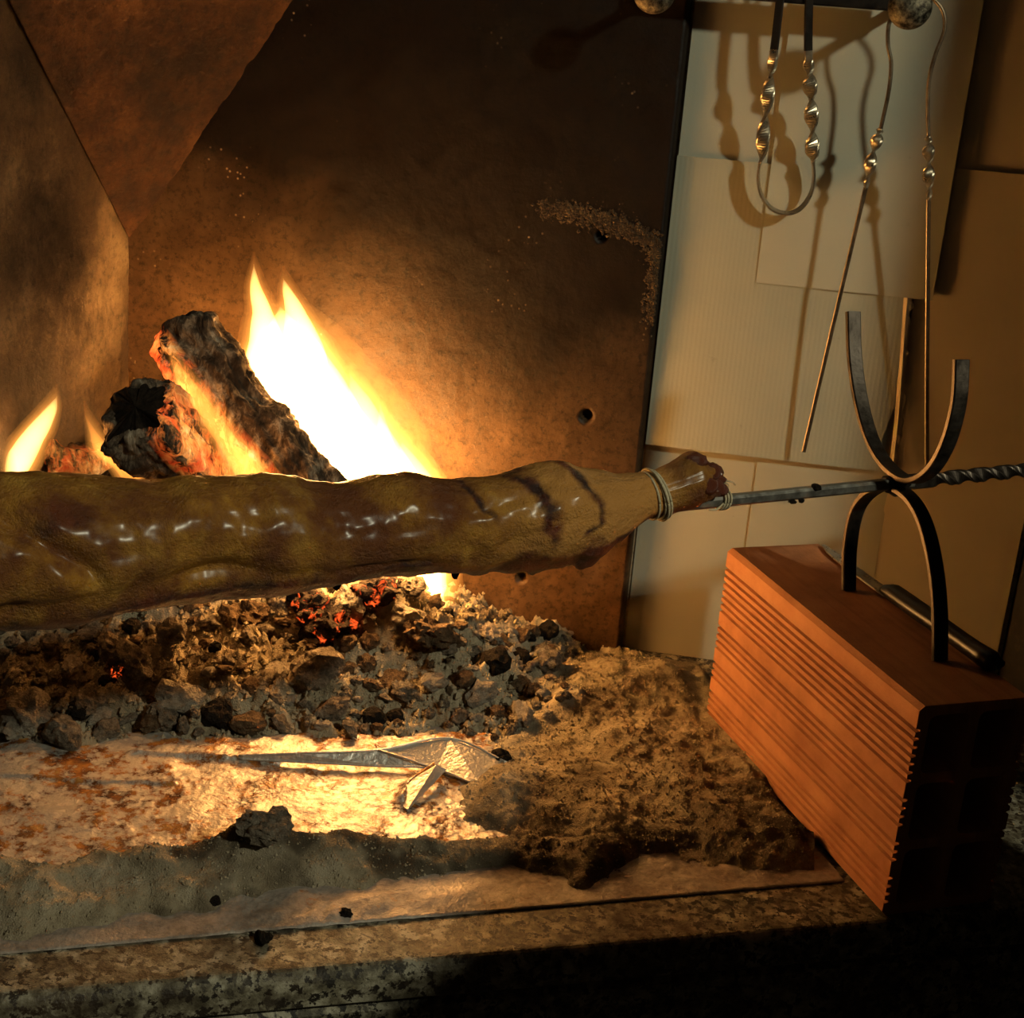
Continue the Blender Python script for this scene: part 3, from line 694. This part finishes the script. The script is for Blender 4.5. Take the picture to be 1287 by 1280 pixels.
# thin outer fringe
tongue([fp(450, 720, .02), fp(440, 620, .02), fp(420, 520, .02), fp(395, 430, .02), fp(375, 370, .02)], [.085, .118, .098, .055, .0], MAT['flame_thin'], .35, 8, 'flame_fringe')
tongue([fp(470, 640), fp(452, 560), fp(428, 490), fp(412, 445), fp(404, 425)], [.040, .030, .016, .007, .0], MAT['flame_red'], .5, 21, 'flame_fringe')
tongue([fp(540, 690), fp(545, 630), fp(540, 590), fp(532, 560)], [.040, .030, .014, .0], MAT['flame_red'], .5, 22, 'flame_fringe')
tongue([fp(330, 560, .03), fp(318, 500, .03), fp(312, 450, .03), fp(310, 415, .03)], [.030, .022, .010, .0], MAT['flame_thin'], .5, 23, 'flame_fringe')
# small flames at the left among the logs
tongue([on_y(-25, 640, -.24), on_y(12, 595, -.24), on_y(42, 548, -.24), on_y(62, 518, -.24), on_y(72, 498, -.24)], [.012, .017, .013, .007, .0], MAT['flame'], .7, 9)
tongue([on_y(190, 640, -.25), on_y(158, 592, -.26), on_y(132, 570, -.265), on_y(118, 545, -.265), on_y(106, 520, -.265)], [.012, .009, .010, .004, .0], MAT['flame_red'], .7, 10)
tongue([on_y(330, 625, -.235), on_y(290, 560, -.235), on_y(250, 505, -.225), on_y(228, 470, -.22), on_y(212, 445, -.215)], [.018, .012, .012, .007, .0], MAT['flame_red'], .6, 11)
def fire_light(px_, py_, y, e, r, col=(1.0, .50, .16)):
    l = bpy.data.lights.new('fire_light', 'POINT'); l.energy = e; l.shadow_soft_size = r; l.color = col
    o = bpy.data.objects.new('fire_light', l); C.objects.link(o); o.location = on_y(px_, py_, y); attach(o, fire); return o
fire_light(425, 600, -.12, 4.2 * FIRE_POWER, .045)
fire_light(395, 500, -.12, 2.2 * FIRE_POWER, .035)
fire_light(500, 680, -.13, 2.4 * FIRE_POWER, .03)
fire_light(30, 560, -.26, .22 * FIRE_POWER, .012)
fire_light(285, 540, -.27, .25 * FIRE_POWER, .012, (1.0, .42, .1))
fire_light(130, 560, -.285, .18 * FIRE_POWER, .012, (1.0, .42, .1))

# ------------------------------------------------------------------ hollow terracotta brick
BL, BWD, BH = .3588, .11, .20
def brick():
    cu = bpy.data.curves.new('brick_profile', 'CURVE'); cu.dimensions = '2D'; cu.fill_mode = 'BOTH'; cu.extrude = BL / 2
    def spl(pts):
        s = cu.splines.new('POLY'); s.points.add(len(pts) - 1)
        for p, q in zip(s.points, pts): p.co = (q[0], q[1], 0, 1)
        s.use_cyclic_u = True
    left = []; zc = .010
    pat = [1, 1, 1, 1, 0, 1, 1, 1, 0, 1, 1, 1, 1, 0, 1, 1, 1, 1, 1, 1, 1]
    zc = .012; groups = []
    for k in pat:
        if k: groups.append((zc, zc + .0078)); zc += .0078
        else: zc += .0105
    for a, b in groups:
        left += [(0, a), (.0042, a + .0009), (.0042, a + .0026), (0, a + .0036)]
    pts = [(.004, 0)] + [(0, .004)] + left + [(0, BH - .004), (.005, BH)] + [(BWD - .005, BH)] + [(BWD, BH - .004)]
    pts += [(BWD - x, z) for x, z in left[::-1]] + [(BWD, .004), (BWD - .004, 0)]
    spl(pts)
    w = .0095; cw = (BWD - 3 * w - .004) / 2; chh = (BH - 4 * w) / 3
    for i in range(2):
        for j in range(3):
            x0 = .002 + w + i * (cw + w); z0 = w + j * (chh + w); r = .007; P = []
            for cx, cz, a0 in ((x0 + cw - r, z0 + r, -90), (x0 + cw - r, z0 + chh - r, 0), (x0 + r, z0 + chh - r, 90), (x0 + r, z0 + r, 180)):
                for a in (0, 30, 60, 90): P.append((cx + r * math.cos(math.radians(a0 + a)), cz + r * math.sin(math.radians(a0 + a))))
            spl(P)
    tmp = bpy.data.objects.new('tmp', cu); C.objects.link(tmp); bpy.context.view_layer.update()
    me = bpy.data.meshes.new_from_object(tmp.evaluated_get(bpy.context.evaluated_depsgraph_get()))
    bpy.data.objects.remove(tmp); bpy.data.curves.remove(cu)
    # curve x -> brick width, curve y -> height, curve z -> length
    for v in me.vertices: w_, h_, l_ = v.co; v.co = (l_ + BL / 2, w_, h_)
    bm = bmesh.new(); bm.from_mesh(me); bmesh.ops.remove_doubles(bm, verts=bm.verts[:], dist=1e-6)
    bmesh.ops.recalc_face_normals(bm, faces=bm.faces[:]); bm.to_mesh(me); bm.free()
    me.polygons.foreach_set('use_smooth', [False] * len(me.polygons)); me.name = 'hollow_brick'; me.materials.clear(); me.materials.append(MAT['brick'])
    o = bpy.data.objects.new('hollow_brick', me); C.objects.link(o)
    R3 = Matrix(((bu[0], bv[0], 0), (bu[1], bv[1], 0), (0, 0, 1))).to_4x4()
    if R3.determinant() < 0: pass
    o.matrix_world = Matrix.Translation((BC[0], BC[1], .0)) @ R3
    return tag(o, 'orange ribbed hollow terracotta brick with six holes standing on edge', 'brick')
brick()

# ------------------------------------------------------------------ spit with welded fork and legs
HUB = np.array([.2429, -.2647, .3257]); U = np.array([.8116, .5842, 0])
F1 = np.array([.2218, -.2216, .2]); F2 = np.array([.2917, -.3642, .2]); FE = (F2 - F1) / np.linalg.norm(F2 - F1); FN = np.cross(FE, [0, 0, 1])
spit = empty('roasting_spit', tuple((F1 + F2) / 2), 'long iron roasting spit with forked stand resting on the brick', 'spit')
ts = np.linspace(-1.10, .02, 60)
attach(mesh('rod', *sweep([HUB + U * t for t in ts], rect(.0098, .0098, .0022), (0, 0, 1)), MAT['steel']), spit)['label'] = 'bare steel rod'
ts = np.linspace(.0, .235, 120)
tw = np.where(ts < .045, 0, (ts - .045) * 2 * math.pi / .062)
sc = [(1 - .55 * sst(.222, .235, t),) * 2 for t in ts]
attach(mesh('twisted_handle', *sweep([HUB + U * t for t in ts], rect(.0135, .0085, .0015), (0, 0, 1), tw, sc), MAT['iron'], smooth=False), spit)
def pl(pts): return [on_plane(x, y, F1, FN) for x, y in pts]
up = catmull(pl([(1072, 392), (1074, 450), (1083, 510), (1099, 560), (1121, 591), (1146, 604), (1172, 590), (1192, 555), (1205, 505), (1208, 452)]), 70)
lw = pl([(1066, 745), (1068, 690), (1076, 645), (1094, 620), (1120, 612), (1146, 628), (1164, 662), (1176, 715), (1181, 770), (1181, 831)])
lw[0][2] = .2005; lw[-1][2] = .2005
lw = catmull(lw, 70)
flat = rect(.0145, .0062, .0012)
attach(mesh('fork', *sweep(up, flat, FN), MAT['iron']), spit)['label'] = 'upturned curved iron fork'
attach(mesh('legs', *sweep(lw, flat, FN), MAT['iron']), spit)['label'] = 'arched iron legs'
wb = bmesh.new(); bmesh.ops.create_icosphere(wb, subdivisions=3, radius=1)
for v in wb.verts:
    q = np.array(v.co[:]); q = U * q[0] * .013 + np.array([0, 0, 1]) * q[2] * .0115 + np.cross(U, [0, 0, 1]) * q[1] * .012
    v.co = Vector(HUB + q * (1 + .12 * math.sin(9 * v.co[0] + 5 * v.co[2])) + U * .001)
attach(from_bm('weld', wb, MAT['black'], smooth=True), spit)
for k, (t, s) in enumerate(((-.093, .0042), (-.118, .0035), (-.108, .0028))):
    me = rock_mesh('burnt_crumb', 90 + k, 2, .4, MAT['coal_dark']); o = bpy.data.objects.new('burnt_crumb', me); C.objects.link(o); o.scale = (s,) * 3
    p = HUB + U * t + np.array([0, 0, .0055 if k == 0 else -.006]) + np.array([.2, -.5, 0]) * .006; o.location = p; attach(o, spit); o['label'] = 'burnt crumb stuck to rod'

# ------------------------------------------------------------------ the roast
roast = empty('spit_roast', tuple(HUB + U * -.55), 'long glossy golden-brown roast leg on the spit, tied with twine', 'meat')
ST = [(-1.16, .335, .010), (-1.12, .335, .042), (-1.0, .338, .056), (-.90, .340, .055), (-.7807, .3422, .0520), (-.7497, .3398, .0535), (-.7285, .3398, .0505), (-.7014, .3392, .0462), (-.6539, .3386, .0440), (-.5922, .3364, .0430),
      (-.5428, .3310, .0384), (-.5046, .3330, .0396), (-.4784, .3328, .0396), (-.4444, .3258, .0372), (-.4028, .3250, .0374), (-.3781, .3276, .0400), (-.353, .3296, .0415),
      (-.3229, .3252, .0398), (-.2932, .3304, .0272), (-.2709, .3364, .0194), (-.2600, .3372, .0196), (-.2450, .3404, .0222), (-.2249, .3452, .0246), (-.2090, .3440, .0190), (-.1990, .3420, .0115), (-.1935, .3415, .003)]
ST = np.array(ST); NS, NR = 420, 112
ss = np.linspace(ST[0, 0], ST[-1, 0], NS)
ss = np.concatenate([np.linspace(-1.16, -.82, 60), np.linspace(-.815, -.1935, 380)]); NS = len(ss)
zc = np.interp(ss, ST[:, 0], ST[:, 1]); ra = np.interp(ss, ST[:, 0], ST[:, 2])
ker = np.exp(-np.linspace(-2, 2, 13) ** 2); ker /= ker.sum()
def sm(a): return np.convolve(np.pad(a, 6, 'edge'), ker, 'valid')
zc = sm(zc); ra = np.concatenate([[ra[0]], sm(ra)[1:-1], [ra[-1]]])
NV = np.array([U[1], -U[0], 0])        # towards the viewer
th = np.linspace(0, 2 * math.pi, NR, endpoint=False)
SS, TH = np.meshgrid(ss, th, indexing='ij'); RA = np.repeat(ra[:, None], NR, 1); ZC = np.repeat(zc[:, None], NR, 1)
bx_ = np.interp(SS, [-1.1, -.75, -.5, -.33, -.27, -.22], [1.05, 1.0, .92, .98, .95, .90])
P = np.array([HUB[0], HUB[1], 0]) + SS[..., None] * U + (RA * bx_ * np.cos(TH))[..., None] * NV + np.array([0, 0, 1]) * (ZC + RA * np.sin(TH))[..., None]
rd = np.cos(TH)[..., None] * NV + np.sin(TH)[..., None] * np.array([0, 0, 1])
fl = P.reshape(-1, 3)
d = .0040 * fbm(fl, 13, 3) + .0014 * fbm(fl, 55, 3)
# stretched sinew wrinkles run along the leg
sw = np.stack([SS.ravel() * 9, np.cos(TH).ravel() * 2.2, np.sin(TH).ravel() * 2.2], 1); d += .0009 * fbm(sw, 2.2, 3)
d = d.reshape(NS, NR) * np.clip(RA / .03, 0, 1)
def groove(s0, t0, s1, t1, w, depth):   # a crease between two muscles
    f = np.clip((SS - s0) / (s1 - s0), 0, 1); tt = np.radians(t0 + (t1 - t0) * f)
    da = (TH - tt + math.pi) % (2 * math.pi) - math.pi
    fade = sst(0, .2, (SS - s0) / (s1 - s0)) * (1 - sst(.8, 1.0, (SS - s0) / (s1 - s0)))
    return -depth * np.exp(-(da / math.radians(w)) ** 2) * fade
d += groove(-.90, -46, -.58, -12, 15, .0100) + groove(-.70, -20, -.44, -34, 8, .0028)
d += .006 * np.exp(-(((TH - math.radians(330) + math.pi) % (2 * math.pi) - math.pi) / .35) ** 2) * np.exp(-((SS + .72) / .10) ** 2)
d += groove(-.80, 62, -.715, -14, 12, .0100)
d += groove(-.46, 30, -.36, 62, 9, .0020) + groove(-.43, -10, -.34, 20, 8, .0018)
# shape of the trotter end
tip = sst(-.232, -.205, SS); d += tip * .0065 * fbm(fl + 4, 85, 3).reshape(NS, NR)
P = P + rd * d[..., None]
# flap and shreds at the underside of the thigh
und = np.clip(-np.sin(TH) - .80, 0, 1) / .2 * sst(-.47, -.40, SS) * (1 - sst(-.33, -.30, SS))
P[..., 2] -= und * (.004 + .006 * np.maximum(0, fbm(fl + 8, 70, 3).reshape(NS, NR)))
V = P.reshape(-1, 3); F = [(i * NR + j, i * NR + (j + 1) % NR, (i + 1) * NR + (j + 1) % NR, (i + 1) * NR + j) for i in range(NS - 1) for j in range(NR)]
F += [tuple(range(NR))[::-1], tuple((NS - 1) * NR + j for j in range(NR))]
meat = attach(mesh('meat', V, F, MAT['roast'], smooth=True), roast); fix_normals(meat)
sn = np.sin(TH); char = np.zeros_like(SS); wob = .016 * fbm(fl, 26, 4).reshape(NS, NR)
for s0, w, t0 in ((-.352, .0085, -.30), (-.390, .0085, -.45), (-.44, .005, .3)):
    char = np.maximum(char, .85 * np.exp(-((SS - s0 - .012 * (1 - sn) + wob) / w) ** 2) * sst(t0 - .2, t0 + .35, sn))
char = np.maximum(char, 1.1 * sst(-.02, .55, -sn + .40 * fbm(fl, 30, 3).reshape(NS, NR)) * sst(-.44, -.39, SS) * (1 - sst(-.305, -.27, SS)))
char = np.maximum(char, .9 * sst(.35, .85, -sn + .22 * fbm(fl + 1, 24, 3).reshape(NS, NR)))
char = np.maximum(char, .8 * tip * sst(-.2, .5, fbm(fl + 2, 60, 2).reshape(NS, NR) + .8 * sst(-.218, -.203, SS)))
char = np.maximum(char, .62 * sst(.1, .75, fbm(fl + 5, 17, 4).reshape(NS, NR)) * (SS < -.42))
pale = sst(-.45, -.34, SS) * (1 - sst(-.262, -.245, SS)) * .9
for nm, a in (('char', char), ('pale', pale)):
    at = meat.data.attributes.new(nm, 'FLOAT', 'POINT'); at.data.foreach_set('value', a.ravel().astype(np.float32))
# dark toe stumps at the trotter end
for k, (px_, py_, s) in enumerate(((871, 577, .0085), (889, 590, .0105), (891, 609, .0100), (876, 604, .0095), (897, 600, .0060))):
    me = rock_mesh('toe', 120 + k, 3, .26, None); me.materials.clear()
    me.materials.append(bpy.data.materials.get('charred_toe') or m_simple('charred_toe', [(.3, (.05, .010, .006)), (.6, (.16, .04, .018)), (.8, (.34, .12, .05))], 120, .28, .5, 400, .002))
    o = bpy.data.objects.new('toe', me); C.objects.link(o); p = on_plane(px_, py_, HUB, NV) + NV * (.004, .005, .010, .016, .008)[k]
    o.location = p; o.scale = (s,) * 3; attach(o, roast); o['label'] = 'charred toe stump'
    me.polygons.foreach_set('use_smooth', [True] * len(me.polygons))
# hanging shreds
for k, (px_, py_, s) in enumerate(((572, 722, .0050), (424, 736, .0045), (664, 712, .0035))):
    me = rock_mesh('charred_shred', 140 + k, 2, .35, MAT['coal_dark']); o = bpy.data.objects.new('charred_shred', me); C.objects.link(o)
    o.location = on_plane(px_, py_ - 4, HUB, NV); o.scale = (s * .7, s * .7, s * 2.2); attach(o, roast)
# twine
def surf(s, a):
    z0 = float(np.interp(s, ss, zc)); r = float(np.interp(s, ss, ra)); b = float(np.interp(s, [-.33, -.27, -.22], [.98, .95, .90]))
    return np.array([HUB[0], HUB[1], 0]) + U * s + NV * r * b * math.cos(a) + np.array([0, 0, z0 + r * math.sin(a)])
parts = []
for s0, lean, off in ((-.268, .004, .0008), (-.2625, .005, .0012), (-.2600, .0055, .0014), (-.2575, .006, .0012), (-.2612, .0058, .0030)):
    loop = []
    for a in np.linspace(0, 2 * math.pi, 41):
        p = surf(s0 + lean * -math.sin(a), a); c = surf(s0, a) * 0 + np.array([HUB[0], HUB[1], np.interp(s0, ss, zc)]) + U * s0
        dr = p - c; dr /= np.linalg.norm(dr) + 1e-9; loop.append(p + dr * off)
    parts.append(sweep(loop, circ(.0011, 7), U))
attach(mesh('twine', *join(parts), MAT['twine'], smooth=True), roast)['label'] = 'cream twine wound round the shank'
parts = []
for s0 in (-.1935, -.1905, -.1875):
    loop = [HUB + U * (s0 + .002 * math.sin(a)) + (NV * math.cos(a) + np.array([0, 0, 1]) * math.sin(a)) * .0074 for a in np.linspace(0, 2 * math.pi, 31)]
    parts.append(sweep(loop, circ(.0010, 7), U))
A_ = HUB + U * -.19 + np.array([0, 0, .0075])
parts.append(sweep(catmull([A_, A_ + U * .003 + np.array([0, 0, .006]), A_ - U * .002 + np.array([0, 0, .010]), A_ + U * .006 + np.array([0, 0, .009]), A_ + U * .010 + np.array([0, 0, .006])], 20), circ(.0008, 6), NV))
B0 = HUB + U * -.194 + NV * .006; parts.append(sweep(catmull([B0, B0 - U * .008 + NV * .002 - np.array([0, 0, .004]), B0 - U * .018 + NV * .004 - np.array([0, 0, .003])], 12), circ(.0009, 6), (0, 0, 1)))
attach(mesh('twine', *join(parts), MAT['twine'], smooth=True), roast)['label'] = 'twine knotted round the rod'

# ------------------------------------------------------------------ knife on the brick
K0 = np.array([.2045, -.1075, .2035]); K1 = np.array([.3545, -.3965, .2035]); kd = (K1 - K0); KL = np.linalg.norm(kd); kd /= KL; kn = np.array([kd[1], -kd[0], 0]); kn = -kn if kn[0] > 0 else kn
K0 = K0 + kn * .004; 
knife = empty('kitchen_knife', tuple(K0), 'kitchen knife with black handle lying along the top edge of the brick', 'knife')
prof = [(0, 0), (.02, .006), (.06, .0095), (.135, .0105), (.135, -.004), (.06, -.004), (.0, -.003)]
V = [K0 + kd * a + kn * b + np.array([0, 0, .0008 if True else 0]) for a, b in prof] + [K0 + kd * a + kn * b + np.array([0, 0, -.0010]) for a, b in prof]
n = len(prof); F = [tuple(range(n)), tuple(range(n, 2 * n))[::-1]] + [(i, (i + 1) % n, n + (i + 1) % n, n + i) for i in range(n)]
o = attach(mesh('blade', V, F, MAT['blade']), knife); fix_normals(o)
hp = np.array([K0 + kd * t + kn * .003 + np.array([0, 0, .0045]) for t in np.linspace(.130, .300, 40)])
sc = [(1.0 + .22 * sst(.8, 1, i / 39) - .5 * sst(.965, 1, i / 39) - .35 * (1 - sst(0, .05, i / 39)), 1 + .1 * math.sin(i / 6)) for i in range(40)]
attach(mesh('handle', *sweep(hp, rect(.0145, .0190, .0045), (0, 0, 1), None, sc), MAT['handle'], smooth=True), knife)

# ------------------------------------------------------------------ tool rack and hanging tools
BARY = -.032
bl = on_y(858, 0, BARY); br = on_y(1124, 6, BARY)
rack = empty('tool_rack', tuple(on_y(990, 0, .004)), 'black iron tool bar with round knobs fixed high on the cardboard wall', 'rack')
zb = on_y(990, 4, BARY)[2]
attach(from_bm('bar', boxbm((-.036, BARY - .005, zb), (.214, BARY + .005, zb + .024), .0015), MAT['black']), rack)
for kx, kz in ((.2065, .7375), (-.0325, .7335)):
    arm = attach(mesh('arm', *sweep([(kx, .008 - .098 * t, kz) for t in np.linspace(0, 1, 8)], circ(.0055, 12), (0, 0, 1)), MAT['black'], smooth=True), rack)
    bm = bmesh.new(); bmesh.ops.create_uvsphere(bm, u_segments=32, v_segments=20, radius=1)
    for v in bm.verts: v.co = Vector((kx + v.co.x * .0205, -.094 + v.co.y * .013, kz + v.co.z * .0205))
    kn_ = from_bm('knob', bm, MAT['knob'], smooth=True); kn_.parent = arm; kn_['label'] = 'round worn metal knob'

def ribbon(pts, wds, tws, thick, n=160):
    P = catmull(pts, n); t = np.linspace(0, 1, n + 1); k = np.linspace(0, 1, len(wds))
    w = np.interp(t, k, wds); a = np.interp(t, np.linspace(0, 1, len(tws)), tws)
    return sweep(P, rect(1, 1, .12), (1, 0, 0), a, [(ww, thick) for ww in w])
# U shaped loop of twisted flat iron
loop = empty('iron_loop', tuple(on_y(990, 270, -.004)), 'U-shaped loop of twisted flat iron hanging from the tool bar', 'tool')
ly = lambda y: -.034 + .030 * sst(40, 260, y)
LP = [(981, -6), (977, 30), (972, 70), (966, 110), (961, 150), (957, 195), (953, 222), (957, 245), (970, 262), (988, 268), (1006, 262), (1019, 243), (1023, 220), (1021, 195), (1020, 150), (1018, 110), (1016, 75), (1016, 30), (1017, -6)]
Q = catmull([on_y(x, y, float(ly(np.float64(y))) - .003) for x, y in LP], 260); n = len(Q)
tt = np.linspace(0, 1, n); PI = math.pi
tw = np.interp(tt, [0, 2 / 18, 5.2 / 18, 12.8 / 18, 16 / 18, 1], [.1, .1, .1 + 2.5 * PI, .1 + 2.5 * PI, .1 + 6 * PI, .1 + 6 * PI])
wv = np.interp(tt, [0, .11, .14, .28, .31, .69, .72, .86, .89, 1], [.008, .008, .0135, .0135, .0125, .0125, .0145, .0145, .008, .008])
thk = np.interp(tt, [0, .11, .14, .28, .31, .69, .72, .86, .89, 1], [.006, .006, .0038, .0038, .0022, .0022, .0038, .0038, .006, .006])
attach(mesh('twisted_strip', *sweep(Q, rect(1, 1, .12), (1, 0, 0), tw, list(zip(wv, thk))), MAT['bright']), loop)
st_ = loop.children[0].data if loop.children else [o_ for o_ in C.objects if o_.parent == loop][0].data
st_.materials.append(MAT['black'])
for pg in st_.polygons[:-2]:
    q_ = (pg.index // 8) / (n - 1)
    if q_ < .10 or q_ > .90: pg.material_index = 1
for x, y in ((981, -6), (1017, -6)):
    p = on_y(x, y, BARY - .004); ring = [p + np.array([0, .011 * math.cos(a) + .006, .016 * math.sin(a) + .010]) for a in np.linspace(0, 2 * PI, 25)]
    attach(mesh('hanging_eye', *sweep(ring, circ(.0022, 8), (1, 0, 0)), MAT['black'], smooth=True), loop)

def skewer(label, top, beads, tail, y0, y1, seed):
    def yy(v): return y0 + (y1 - y0) * np.clip((v - 20) / 540, 0, 1)
    root = empty('skewer', tuple(on_y(*tail[-1], float(yy(tail[-1][1])))), label, 'skewer', 'twisted iron skewers hanging from the rack')
    tp = [on_y(x, y, float(yy(y))) for x, y in top]
    # the hook end closes over the rack arm behind the knob
    attach(mesh('hook', *sweep(catmull(tp, 60), circ(.0020, 8), (0, 1, 0)), MAT['wire'], smooth=True), root)
    B = catmull([on_y(x, y, float(yy(y))) for x, y in beads], 90); t = np.linspace(0, 1, 91)
    wd = .0092 * sst(0, .16, t) * (1 - sst(.84, 1, t)) + .0030
    attach(mesh('twisted_grip', *sweep(B, rect(1, 1, .2), (1, 0, 0), 3 * PI * t, [(w, .0034) for w, q in zip(wd, t)]), MAT['bright']), root)
    attach(mesh('shaft', *sweep(catmull([on_y(x, y, float(yy(y))) for x, y in tail], 40), rect(.0044, .0034, .0008), (1, 0, 0)), MAT['wire']), root)
    return root
skewer('thin skewer slanting down left of the fork, hung behind the right knob', [(1146, 6), (1130, 12), (1118, 28), (1116, 55), (1120, 80), (1117, 115), (1107, 162)], [(1107, 160), (1102, 176), (1094, 205), (1088, 238)], [(1088, 236), (1062, 345), (1035, 460), (1010, 568)], -.047, -.012, 1)
skewer('thin skewer hanging straight down behind the fork, with curled hook', [(1146, 4), (1158, -8), (1172, -2), (1185, 14), (1187, 38), (1176, 68), (1168, 100), (1166, 140), (1167, 172)], [(1167, 170), (1167, 190), (1167, 220), (1168, 252)], [(1167, 250), (1166, 360), (1165, 480), (1165, 590)], -.055, -.020, 2)
